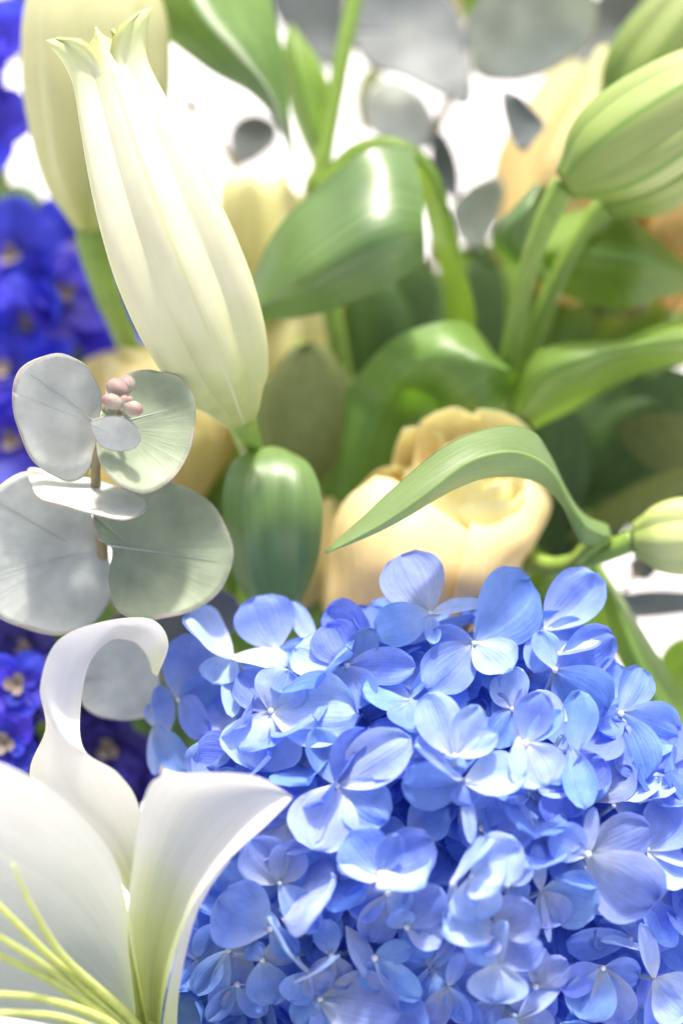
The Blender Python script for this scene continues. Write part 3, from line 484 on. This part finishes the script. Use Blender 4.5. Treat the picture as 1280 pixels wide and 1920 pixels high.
patch('leaf', [   # dark arching leaf behind the rose
  [(625, 960, 98), (618, 860, 96), (650, 740, 92), (720, 650, 76), (800, 612, 74), (870, 606, 78), (905, 640, 84)],
  [(660, 960, 92), (680, 840, 88), (720, 750, 82), (780, 680, 66), (840, 640, 66), (890, 640, 74), (925, 670, 80)],
  [(720, 960, 94), (755, 850, 90), (790, 770, 86), (835, 715, 68), (875, 690, 64), (915, 682, 64), (950, 692, 70)],
  [(800, 960, 94), (840, 880, 86), (870, 840, 76), (905, 805, 70), (935, 765, 70), (958, 730, 76), (976, 700, 74)]], M['leafm'], lm, nu=24, wob=2.0, wfreq=45)

# ------------------------------------------------------------------ roses
def rose(c, axis, R, H, n, mats, parent, seed=0, open_=.35, spin=0, stemto=True, outer=5, calyx=True):
    """whorl of wrapped petals; R belly radius mm, H height mm"""
    r = random.Random(seed); C = P(*c); ax = axis.normalized(); a = ax.cross(FW).normalized(); b = ax.cross(a)
    for k in range(n):
        f = (k + 1) / n                       # 0 heart .. 1 outside
        rad = R * (.10 + .90 * f ** .8); hh = H * (1.02 - .10 * f + r.uniform(-.02, .02)); half = math.radians(88 - 22 * f + r.uniform(-5, 5))
        if k >= n - outer: half = math.radians(58)
        c0 = math.radians(spin) + (k * 2.39996 if k < n - outer else (k - n + outer) * 2 * math.pi / outer + .4)
        lip = (f ** 2) * open_ * r.uniform(.7, 1.2)
        nu, nv = 16, 18; V, U = [], []
        for j in range(nv + 1):
            v = j / nv
            for i in range(nu + 1):
                q = 2 * i / nu - 1; an = c0 + q * half * (.55 + .45 * math.sin(min(1, v * 1.6) * math.pi / 2))
                top = 1 - .20 * abs(q) ** 2.6 + .008 * math.sin(q * 5 + k)
                h = hh * v * top
                pr_ = math.sin(min(1, .16 + v * 1.25) * math.pi / 2) * (1 - .30 * (1 - lip) * max(0, (v - .45) / .55) ** 2)
                pr_ += lip * .55 * max(0, (v - .72) / .28) ** 2 * (1 - .3 * q * q)
                rho = rad * pr_ * (1 + .05 * q) + .5 * mn.noise(Vector((q * 1.3, v * 2, k * 3.7 + seed))) * R * .14
                h -= lip * H * .10 * max(0, (v - .85) / .15) ** 2
                V.append(C + (ax * (h - H * .5) + (a * math.cos(an) + b * math.sin(an)) * rho) * .001); U.append((i / nu, v))
        mesh('petal', V, grid(nu, nv), U, mats[1] if f < .55 else mats[0], parent)
    base = C - ax * H * .5 * .001
    tube('stem', [base + ax * .004, base - ax * .01, base.lerp(FOOT, .5) + Vector((0, .015, 0)), FOOT + Vector((r.uniform(-.02, .02), r.uniform(-.02, .02), 0))], [4, 3, 2.6, 2.6], M['stem'], parent, raw=True)
r1 = empty('rose', P(825, 1050, 50), 'pale yellow rose half open beneath the arching slender leaf', 'rose', 'yellow and peach roses')
rose((868, 1000, 64), VD(.04, .85, .50), 21, 46, 14, (M['rosein'], M['rosein']), r1, seed=3, open_=.30, spin=20)
def rp(rails, m='rose', **k): patch('petal', [[(x, y, z + 26) for x, y, z in r] for r in rails], M[m], r1, nu=26, nv=34, wob=1.8, wfreq=50, sol=.00025, **k)
rp([[(790, 1260, 34), (655, 1240, 36), (612, 1160, 38), (608, 1060, 40), (628, 975, 38), (655, 928, 36), (700, 890, 34)],
    [(818, 1240, 24), (735, 1180, 18), (690, 1100, 16), (680, 1010, 18), (690, 950, 22), (705, 915, 26), (735, 895, 30)],
    [(826, 1240, 20), (780, 1160, 10), (765, 1080, 6), (770, 1010, 8), (778, 965, 13), (785, 945, 18), (790, 935, 22)],
    [(880, 1240, 24), (892, 1160, 14), (900, 1090, 11), (900, 1050, 13), (892, 1020, 15), (884, 1002, 16), (872, 990, 18)]])
rp([[(838, 1240, 21), (842, 1160, 9), (856, 1090, 4), (868, 1040, 6), (876, 1010, 9), (880, 990, 14), (884, 975, 18)],
    [(850, 1240, 20), (890, 1160, 8), (915, 1090, 6), (925, 1030, 9), (930, 1000, 14), (930, 985, 18), (928, 978, 21)],
    [(862, 1238, 26), (905, 1165, 20), (945, 1095, 20), (988, 1020, 22), (990, 970, 26), (985, 940, 30), (975, 925, 32)],
    [(872, 1240, 34), (915, 1180, 36), (960, 1100, 38), (1008, 1010, 40), (1033, 950, 40), (1022, 912, 40), (990, 885, 40)]])
rp([[(800, 1080, 34), (775, 930, 38), (778, 850, 40), (785, 795, 38), (815, 768, 34)],
    [(840, 1080, 42), (840, 930, 46), (842, 840, 46), (848, 792, 42), (856, 765, 38)],
    [(890, 1080, 40), (912, 930, 42), (915, 850, 42), (908, 800, 40), (892, 778, 36)]], 'rose', ruf=4)
rp([[(860, 1080, 40), (866, 930, 46), (868, 850, 46), (876, 800, 42), (895, 772, 38)],
    [(920, 1080, 46), (940, 930, 48), (945, 850, 46), (942, 800, 42), (935, 768, 38)],
    [(980, 1080, 40), (1015, 950, 42), (1022, 885, 42), (1012, 835, 40), (990, 800, 36)]], 'rose', ruf=6)
rp([[(800, 1080, 26), (800, 960, 28), (806, 890, 30), (815, 850, 30), (835, 828, 28)],
    [(850, 1080, 32), (860, 960, 36), (865, 880, 38), (872, 840, 38), (885, 822, 34)],
    [(900, 1080, 30), (930, 960, 32), (940, 890, 34), (938, 855, 34), (930, 835, 30)]], 'rosein', ruf=6)
rp([[(730, 1060, 40), (736, 950, 42), (738, 880, 42), (745, 838, 40), (755, 808, 36)],
    [(780, 1060, 48), (785, 950, 50), (790, 880, 50), (795, 835, 46), (800, 800, 40)],
    [(850, 1060, 42), (850, 960, 42), (845, 900, 42), (838, 850, 42), (830, 815, 40)]], 'rose', ruf=6)
rp([[(650, 1060, 44), (640, 980, 46), (662, 930, 46), (700, 890, 42), (740, 878, 38)],
    [(720, 1060, 52), (720, 980, 52), (735, 930, 50), (752, 900, 46), (765, 885, 40)],
    [(790, 1060, 46), (790, 990, 44), (795, 950, 42), (800, 930, 40), (800, 920, 38)]], 'rose')
rp([[(900, 1080, 40), (890, 1000, 32), (895, 940, 28), (905, 905, 28)],
    [(950, 1080, 40), (945, 1000, 30), (948, 940, 28), (950, 900, 30)],
    [(985, 1080, 46), (985, 1000, 42), (975, 940, 40), (965, 895, 42)]], 'rosein')
r2 = empty('rose', P(300, 820, 100), 'blurred tan rose behind the eucalyptus leaves on the left', 'rose', 'yellow and peach roses')
rose((300, 810, 100), VD(-.1, .95, .2), 27.5, 62, 10, (M['roset'], M['roset']), r2, seed=5, open_=.3)
r3 = empty('rose', P(500, 470, 125), 'blurred creamy yellow rose between the long bud and the big glossy leaf', 'rose', 'yellow and peach roses')
rose((525, 520, 128), VD(-.12, .95, .15), 27, 68, 9, (M['rosec'], M['rosec']), r3, seed=8, open_=.2)
patch('petal', [[(470, 640, 122), (420, 520, 116), (408, 420, 112), (414, 345, 112), (440, 322, 116)],
  [(490, 640, 116), (478, 520, 106), (470, 430, 103), (470, 355, 105), (478, 326, 112)],
  [(510, 640, 122), (545, 520, 116), (556, 430, 112), (554, 365, 112), (530, 335, 116)]], M['rosec'], r3, wob=2, wfreq=40)
patch('petal', [[(520, 760, 126), (492, 690, 120), (486, 620, 118), (500, 570, 118)],
  [(560, 760, 120), (560, 690, 112), (562, 620, 110), (565, 560, 114)],
  [(600, 760, 126), (636, 690, 120), (644, 620, 118), (630, 556, 118)]], M['rosec'], r3, wob=2, wfreq=40)
r4 = empty('rose', P(590, 1060, 70), 'ochre rose seen in a slit left of the pale yellow rose', 'rose', 'yellow and peach roses')
rose((585, 1060, 84), VD(.1, .95, .15), 16, 46, 8, (M['roset'], M['roset']), r4, seed=11, open_=.2)
r5 = empty('rose', P(1080, 300, 125), 'blurred tall cream rose behind the green bud at the upper right', 'rose', 'yellow and peach roses')
rose((1128, 330, 130), VD(.36, .9, .12), 36, 90, 10, (M['rose'], M['rosein']), r5, seed=14, open_=.2)
r6 = empty('rose', P(1300, 430, 105), 'orange peach rose cut by the right edge under the green bud', 'rose', 'yellow and peach roses')
rose((1290, 440, 108), VD(.2, .9, .3), 24, 50, 9, (M['roseo'], M['roseo']), r6, seed=17, open_=.3)

# ------------------------------------------------------------------ eucalyptus
def round_leaf(out, cen, base, mat_, parent, dish=2.0, tilt=(0, 0), label=None, veins=True, z=0, sol=.0004):
    """out: closed outline (x, y) in order; cen: (x, y, dz); base: where the leaf joins its twig; tilt: mm of dz per 100 px right / down"""
    cx, cy, cz = cen
    Z = lambda x, y: cz + tilt[0] * (x - cx) / 100 + tilt[1] * (y - cy) / 100
    pts = [Vector((x, y, 0)) for x, y in out]; n = len(pts); NA, NR = 56, 14; V, U = [], []; Rr = sum(math.hypot(p[0] - cx, p[1] - cy) for p in out) / n
    bx, by = base
    gx, gy = (cx + (bx - cx) * .62, cy + (by - cy) * .62) if veins else (cx, cy)
    for j in range(NR + 1):
        t = j / NR
        for i in range(NA + 1):
            f = i % NA / NA * n; k = int(f); f -= k
            p0, p1, p2, p3 = (pts[(k + q - 1) % n] for q in range(4))
            o = .5 * ((2 * p1) + (p2 - p0) * f + (2 * p0 - 5 * p1 + 4 * p2 - p3) * f * f + (3 * p1 - p0 - 3 * p2 + p3) * f ** 3)
            o = o + (o - Vector((cx, cy, 0))) * .03 * mn.noise(Vector((math.cos(i / NA * 6.283) * 2.2, math.sin(i / NA * 6.283) * 2.2, cx)))
            x, y = gx + (o.x - gx) * t, gy + (o.y - gy) * t
            wv = dish * (1 - min(1, math.hypot(x - cx, y - cy) / Rr) ** 2) + .8 * mn.noise(Vector((x * .012, y * .012, cz))) * (1.5) + .5 * math.sin(i / NA * 6.283 * 3 + cz) * t * t
            V.append(P(x, y, Z(x, y) + wv)); U.append((i / NA, t))
    lf = mesh('leaf', V, grid(NA, NR), U, mat_, parent, sol=sol)
    if label: lf['label'] = label
    if veins:
        far = max(out, key=lambda p: math.hypot(p[0] - bx, p[1] - by)); dx, dy = far[0] - bx, far[1] - by; L = math.hypot(dx, dy)
        def srf(x, y):
            t = min(1, math.hypot(x - cx, y - cy) / Rr)
            return P(x, y, Z(x, y) + dish * (1 - t * t) + .8 * mn.noise(Vector((x * .012, y * .012, cz))) * 1.5 - .3)
        tube('vein', [srf(bx + dx * t, by + dy * t) for t in (0, .15, .3, .45, .6, .75, .88)], [.24, .16, .07], M['vein'], lf, n=6, seg=14, raw=True)
        for s in ():
            for t0, ln in ():
                p = []
                for q in (0, .33, .66, 1):
                    al = t0 + ln * .75 * q; sd_ = s * ln * q * 1.0
                    p.append(srf(bx + dx * al - dy * sd_, by + dy * al + dx * sd_))
                tube('vein', p, [.065, .03], M['vein'], lf, n=5, seg=8, raw=True)
    return lf
e1 = empty('eucalyptus_sprig', P(200, 850, 20), 'eucalyptus sprig with round silver leaves and tiny pink tip buds at the left', 'eucalyptus', 'eucalyptus sprigs')
round_leaf([(25, 735), (40, 690), (80, 668), (125, 665), (165, 690), (190, 735), (188, 775), (182, 820), (170, 880), (140, 901), (95, 890), (55, 855), (30, 790)], (112, 775, 6), (185, 795), M['eucp'], e1, tilt=(6, 4), dish=3)
round_leaf([(190, 770), (205, 725), (240, 700), (290, 695), (340, 710), (366, 755), (362, 820), (345, 870), (310, 910), (265, 926), (220, 908), (190, 870), (182, 820)], (275, 810, 4), (195, 800), M['eucg'], e1, tilt=(3, -5), dish=4)
round_leaf([(170, 795), (190, 782), (225, 780), (255, 798), (264, 822), (250, 842), (215, 846), (185, 832)], (215, 815, -4), (180, 790), M['eucp'], e1, tilt=(0, 4), dish=1.5, veins=False)
round_leaf([(52, 880), (90, 882), (140, 892), (200, 905), (270, 938), (272, 960), (235, 975), (190, 968), (120, 948), (70, 930)], (160, 928, 8), (180, 920), M['eucp'], e1, tilt=(4, -30), dish=3)
round_leaf([(-20, 930), (30, 890), (90, 890), (150, 925), (175, 975), (205, 1040), (210, 1110), (180, 1165), (120, 1190), (50, 1180), (-10, 1150), (-50, 1090), (-50, 1000)], (80, 1040, 20), (200, 1025), M['eucp'], e1, tilt=(8, 2), dish=5)
round_leaf([(175, 965), (215, 920), (280, 900), (340, 908), (395, 945), (430, 1000), (436, 1055), (410, 1110), (350, 1150), (280, 1162), (225, 1150), (205, 1090), (210, 1030), (185, 1010)], (310, 1040, 18), (200, 1022), M['eucg'], e1, tilt=(4, -4), dish=5)
round_leaf([(200, 1165), (300, 1120), (400, 1100), (450, 1140), (420, 1200), (330, 1230), (240, 1220)], (320, 1170, 44), (200, 1170), M['eucd'], e1, dish=3, veins=False)
round_leaf([(155, 1270), (170, 1215), (220, 1195), (275, 1205), (300, 1260), (296, 1330), (250, 1350), (190, 1345), (155, 1320)], (230, 1275, 34), (230, 1190), M['eucp'], e1, dish=3, veins=False)
for x, y, dz, r, k, ax in ((222, 728, 1, 3.6, .8, (.5, 1, .2)), (236, 722, 2, 2.9, .9, (-.5, 1, .2)), (211, 753, -5, 2.2, 1.45, (-1, .35, .2)), (250, 765, -5, 2.1, 1.4, (1, -.35, .3)), (232, 756, -4, 1.6, 1.5, (.3, 1, .2)), (243, 752, -5, 1.1, 1.3, (.2, 1, .4))):
    ball('bud', P(x, y, dz), r, M['eucb'], e1, k=k, ax=VD(*ax))
stalk([(236, 752, -2), (214, 790, 2), (185, 840, 10), (180, 910, 16), (190, 1000, 24), (215, 1120, 50)], [.9, 1.0, 1.4, 1.6, 1.8, 2, 2], M['twig'], e1)

e2 = empty('eucalyptus_sprig', P(860, 110, 140), 'blurred slate grey eucalyptus sprig hanging across the top against the white ground', 'eucalyptus', 'eucalyptus sprigs')
round_leaf([(655, 60), (645, 0), (690, -60), (790, -50), (850, 10), (880, 90), (880, 190), (830, 180), (760, 145), (690, 120)], (765, 60, 122), (870, 100), M['eucd'], e2, veins=False, tilt=(2, -8), dish=5)
round_leaf([(868, 95), (880, 30), (950, -50), (1060, -60), (1118, 10), (1100, 80), (1040, 130), (970, 152), (900, 145)], (990, 50, 118), (870, 100), M['eucp'], e2, veins=False, tilt=(-2, 8), dish=5)
round_leaf([(1060, 105), (1090, 30), (1150, -30), (1230, -30), (1262, 30), (1240, 90), (1190, 150), (1120, 140)], (1160, 60, 150), (1100, 130), M['eucd'], e2, veins=False, dish=4)
round_leaf([(682, 190), (700, 158), (745, 150), (790, 180), (820, 240), (800, 280), (740, 270), (690, 240)], (750, 215, 140), (800, 170), M['eucp'], e2, veins=False, tilt=(0, -8))
round_leaf([(812, 250), (835, 255), (856, 300), (862, 350), (850, 375), (820, 345), (808, 290)], (836, 315, 132), (815, 250), M['eucd'], e2, veins=False)
round_leaf([(850, 380), (890, 345), (935, 330), (945, 370), (925, 430), (895, 470), (862, 450), (846, 410)], (898, 400, 128), (930, 340), M['eucp'], e2, veins=False, tilt=(0, 5))
round_leaf([(940, 178), (965, 175), (1000, 205), (1022, 235), (1000, 265), (978, 285), (955, 250)], (975, 228, 88), (945, 180), M['eucd'], e2, veins=False)
round_leaf([(500, -30), (560, -50), (640, -30), (650, 60), (625, 130), (570, 90), (520, 40)], (580, 30, 175), (640, -30), M['eucd'], e2, veins=False)
stalk([(850, -60, 134), (862, 100, 132), (840, 190, 134), (815, 260, 136), (812, 420, 140), (800, 620, 140)], [1.8, 1.8, 1.6, 1.6, 2, 2, 2], M['twig'], e2)
round_leaf([(640, -20), (700, -40), (860, -30), (920, -10), (870, 40), (840, 90), (800, 40), (740, 10)], (800, 0, 150), (800, -40), M['leafl'], e2, veins=False)
e3 = empty('eucalyptus_sprig', P(470, 265, 150), 'small dark eucalyptus leaf on a thin twig against the white gap beside the long bud', 'eucalyptus', 'eucalyptus sprigs')
round_leaf([(428, 268), (440, 228), (480, 212), (520, 234), (516, 272), (482, 300), (444, 314)], (472, 262, 150), (440, 300), M['eucd'], e3, veins=False)
stalk([(358, 205, 150), (400, 260, 150), (445, 330, 150), (500, 560, 150)], [1.2, 1.2, 1.2, 1.6], M['twig'], e3)
round_leaf([(345, 195), (356, 182), (370, 192), (366, 210), (352, 212)], (358, 198, 150), (358, 208), M['eucd'], e3, veins=False)
e4 = empty('eucalyptus_sprig', P(1180, 1130, 105), 'thin grey eucalyptus leaf crossing the white gap below the small right bud', 'eucalyptus', 'eucalyptus sprigs')
round_leaf([(1150, 1120), (1220, 1105), (1300, 1110), (1340, 1130), (1300, 1150), (1200, 1160), (1160, 1150)], (1240, 1130, 104), (1150, 1130), M['eucd'], e4, veins=False)
stalk([(1200, 1060, 108), (1178, 1090, 106), (1158, 1135, 105), (1150, 1200, 106), (1140, 1300, 108)], [1, 1, 1.2, 1.4], M['twig'], e4)
round_leaf([(1180, 1050), (1215, 1040), (1235, 1062), (1215, 1088), (1185, 1082)], (1206, 1064, 107), (1182, 1080), M['eucd'], e4, veins=False)

# ------------------------------------------------------------------ delphiniums
def delph(name_label, spots, matk, seed, sc=1.0):
    r = random.Random(seed); x, y, z = spots[0]
    d = empty('delphinium', P(x, y, z), name_label, 'delphinium', 'deep blue delphinium spikes')
    for (x, y, z) in spots:
        c = P(x, y, z); f = empty('floret', c, parent=d); n = VD(r.uniform(-.6, .5), r.uniform(-.3, .6), 1)
        a = n.orthogonal().normalized(); b = n.cross(a); o = r.uniform(0, 6)
        for ring, cnt, ln in ((0, 5, 13.5), (1, 3, 8)):
            for k in range(cnt):
                an = o + ring * .6 + 6.283 * k / cnt + r.uniform(-.2, .2); dr = a * math.cos(an) + b * math.sin(an)
                petal_mesh(c + n * .001 * ring, c + (dr * ln + n * r.uniform(0, 5)) * .001 * sc, ln * .95 * .001 * sc, n, M[matk], f, cup=.15, curl=r.uniform(-.1, .2), seed=seed + k, wr=1)
        for k in range(3):
            dr = (a * math.cos(k * 2.1) + b * math.sin(k * 2.1))
            petal_mesh(c + n * .002, c + (dr * 4 + n * 4) * .001, .004, n, M['bee'], f, name='bee', nu=4, nv=5, seed=k)
    stalk([(spots[0][0] + 10, spots[0][1], spots[0][2] + 8)] + [(p[0] * .3 + spots[0][0] * .7 + 15, p[1], p[2] + 10) for p in spots[1:]][::2], [2.2, 2.4, 2.6], M['stem'], d)
delph('violet blue delphinium spike down the left edge behind the buds', [(-22, 90, 120), (-32, 215, 118), (25, 480, 116), (120, 556, 112), (60, 610, 116), (200, 590, 128), (0, 700, 110), (20, 830, 106), (150, 470, 128)], 'del', 21, 1.5)
delph('dark indigo delphinium spike behind the curled lily petal at the lower left', [(60, 1215, 82), (40, 1300, 62), (210, 1400, 84), (100, 1440, 84), (250, 1460, 90), (0, 1380, 66), (150, 1350, 90), (30, 1440, 84), (0, 1220, 90)], 'deld', 31, 1.1)
delph('bright violet delphinium florets left of the curled lily petal', [(35, 1285, 52), (15, 1395, 50)], 'del', 44, .85)

# ------------------------------------------------------------------ greenery behind
def leafy(label, name, path, leaves, mk, cat='foliage', group='background leaf sprays'):
    t = empty(name, P(*path[0]), label, cat, group)
    stalk(path, [1.5, 1.6, 1.8, 2, 2], M['stem'], t)
    for (x, y, z, x2, y2, z2, wd, k) in leaves:
        b, e = P(x, y, z), P(x2, y2, z2); a = (e - b).normalized(); n = (-FW * (1 - abs(k)) + UP * k + RT * rnd.uniform(-.3, .3)); n = (n - a * a.dot(n)).normalized()
        petal_mesh(b, e, wd * S, n, M[mk], t, name='leaf', cup=-.1, curl=-.12, seed=rnd.uniform(0, 99), nu=8, nv=12, wr=.5)
leafy('broad dark olive leaf in shade right of the long bud stem', 'leaf_spray', [(560, 640, 90), (570, 800, 96), (560, 960, 100)], [(600, 900, 96), ] and [(580, 930, 90, 588, 640, 84, 190, .0), (530, 980, 96, 520, 700, 92, 110, .1)], 'oleaf')
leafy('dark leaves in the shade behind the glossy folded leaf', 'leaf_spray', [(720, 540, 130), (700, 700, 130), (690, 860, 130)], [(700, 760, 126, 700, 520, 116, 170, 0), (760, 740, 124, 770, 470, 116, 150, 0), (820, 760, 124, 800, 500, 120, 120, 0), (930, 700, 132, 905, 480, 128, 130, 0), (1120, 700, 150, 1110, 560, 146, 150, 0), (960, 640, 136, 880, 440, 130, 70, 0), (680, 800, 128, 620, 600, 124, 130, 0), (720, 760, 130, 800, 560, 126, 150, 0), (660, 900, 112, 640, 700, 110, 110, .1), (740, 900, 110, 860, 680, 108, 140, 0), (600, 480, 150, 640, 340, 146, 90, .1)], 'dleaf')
leafy('muted green leaves filling the shade behind the stems on the right', 'leaf_spray', [(1000, 560, 140), (1010, 700, 140), (1000, 860, 140)], [(1000, 760, 138, 900, 540, 134, 120, 0), (980, 700, 132, 960, 480, 130, 110, .1), (1020, 760, 140, 1090, 560, 132, 140, 0), (1010, 700, 140, 1180, 600, 134, 120, .2), (1100, 720, 142, 1290, 600, 130, 130, 0), (880, 640, 134, 870, 460, 130, 90, 0), (900, 560, 140, 960, 640, 132, 90, .3), (1200, 660, 140, 1300, 540, 136, 100, .1)], 'leafl')
leafy('dark green leaf spray in shade right of the yellow rose', 'leaf_spray', [(1060, 740, 120), (1080, 860, 116), (1060, 1000, 110)], [(1040, 1000, 104, 1060, 760, 100, 170, 0), (1080, 960, 112, 1240, 760, 100, 190, .1), (1100, 940, 116, 1330, 860, 106, 150, 0), (1060, 1060, 100, 1010, 880, 96, 150, 0), (1080, 900, 120, 1180, 680, 118, 150, 0), (1150, 900, 120, 1300, 700, 114, 170, 0), (1050, 1080, 104, 1170, 930, 100, 110, 0)], 'dleaf')
leafy('olive leaf reaching out over the dark gap at the right edge', 'leaf_spray', [(1100, 960, 92), (1090, 1000, 96), (1080, 1040, 100)], [(1060, 1010, 92, 1300, 880, 80, 70, .2), (1150, 800, 96, 1330, 850, 92, 130, .1)], 'oleaf')
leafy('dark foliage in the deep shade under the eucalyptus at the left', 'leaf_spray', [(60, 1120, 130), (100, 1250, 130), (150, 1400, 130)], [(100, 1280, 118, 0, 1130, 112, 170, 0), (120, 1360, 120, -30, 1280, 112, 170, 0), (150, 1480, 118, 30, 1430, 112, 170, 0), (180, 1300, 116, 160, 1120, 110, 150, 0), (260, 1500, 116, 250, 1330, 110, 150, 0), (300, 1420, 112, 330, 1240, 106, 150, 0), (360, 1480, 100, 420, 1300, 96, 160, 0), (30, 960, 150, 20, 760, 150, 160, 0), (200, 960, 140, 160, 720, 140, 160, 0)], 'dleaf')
leafy('green leaves tucked between the eucalyptus and the blue hydrangea', 'leaf_spray', [(470, 1090, 70), (500, 1180, 80), (520, 1280, 90)], [(500, 1230, 74, 420, 1130, 66, 90, .1), (560, 1240, 80, 620, 1110, 76, 110, 0), (540, 1200, 84, 480, 1060, 84, 140, 0), (420, 1300, 84, 380, 1170, 80, 120, 0), (640, 1280, 84, 700, 1160, 80, 120, 0), (450, 1000, 110, 440, 840, 110, 110, 0)], 'leafl')
leafy('grey green leaves low on the right beside the hydrangea', 'leaf_spray', [(1250, 1330, 80), (1280, 1420, 84), (1260, 1500, 90)], [(1220, 1480, 84, 1330, 1380, 78, 120, .1), (1200, 1400, 92, 1290, 1270, 84, 90, 0), (1240, 1560, 84, 1360, 1480, 80, 120, 0), (1230, 1260, 96, 1320, 1215, 92, 90, .1)], 'leafl')
leafy('dark blue green foliage behind the left edge delphinium', 'leaf_spray', [(60, 400, 160), (80, 560, 160), (100, 700, 160)], [(60, 560, 152, 20, 340, 150, 160, 0), (120, 640, 156, 150, 420, 152, 180, 0), (150, 760, 140, 190, 610, 138, 150, 0), (230, 760, 140, 120, 640, 138, 90, 0), (220, 720, 150, 260, 560, 150, 160, 0), (40, 740, 150, -20, 540, 150, 160, 0), (20, 120, 160, 60, -40, 156, 90, 0), (0, 420, 156, -20, 200, 156, 60, 0)], 'dleaf')
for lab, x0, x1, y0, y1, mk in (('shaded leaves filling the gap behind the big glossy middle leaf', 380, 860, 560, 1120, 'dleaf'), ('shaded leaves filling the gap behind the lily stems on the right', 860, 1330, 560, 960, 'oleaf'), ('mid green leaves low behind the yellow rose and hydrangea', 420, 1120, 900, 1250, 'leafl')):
    lv = []
    for i in range(26):
        x = x0 + (i * .7548777 % 1) * (x1 - x0); y = y0 + (i * .5698403 % 1) * (y1 - y0); z = rnd.uniform(150, 175) if mk != 'leafl' else rnd.uniform(112, 125)
        lv.append((x, y + 110, z + 8, x + rnd.uniform(-110, 110), y - 110, z, rnd.uniform(110, 170), rnd.uniform(-.1, .2)))
    leafy(lab, 'leaf_spray', [((x0 + x1) / 2, y0 + 60, 182 if mk != 'leafl' else 130), ((x0 + x1) / 2 + 10, (y0 + y1) / 2, 182 if mk != 'leafl' else 132), ((x0 + x1) / 2, y1, 182 if mk != 'leafl' else 135)], lv, mk)
leafy('added unseen leaves below the frame blocking ground bounce onto the white lily', 'leaf_spray', [(200, 1980, 40), (220, 2060, 44), (260, 2140, 46)], [(x, 2080, 40, x - 60 + i * 20, 2000 + 260 * (i % 2), -50 + 12 * i, 330, .6) for i, x in enumerate((-200, -60, 80, 220, 360))] + [(200, 2140, 40, -200, 2260, -80, 340, .6), (300, 2140, 40, 260, 2300, -90, 340, .6)], 'dleaf')  # added out of view to keep ground bounce off the lily
leafy('grey blurred leaves behind the stalk at the top', 'leaf_spray', [(600, -40, 190), (590, 60, 190), (600, 200, 190)], [(580, 60, 180, 560, -60, 176, 120, .1), (640, 120, 180, 660, -40, 176, 110, .1), (680, 250, 182, 700, 120, 178, 70, 0)], 'oleaf')
for o in list(scene.objects):
    if o.type == 'MESH' and len(o.data.materials) and o.data.materials[0] is None: print('nomat', o.name)
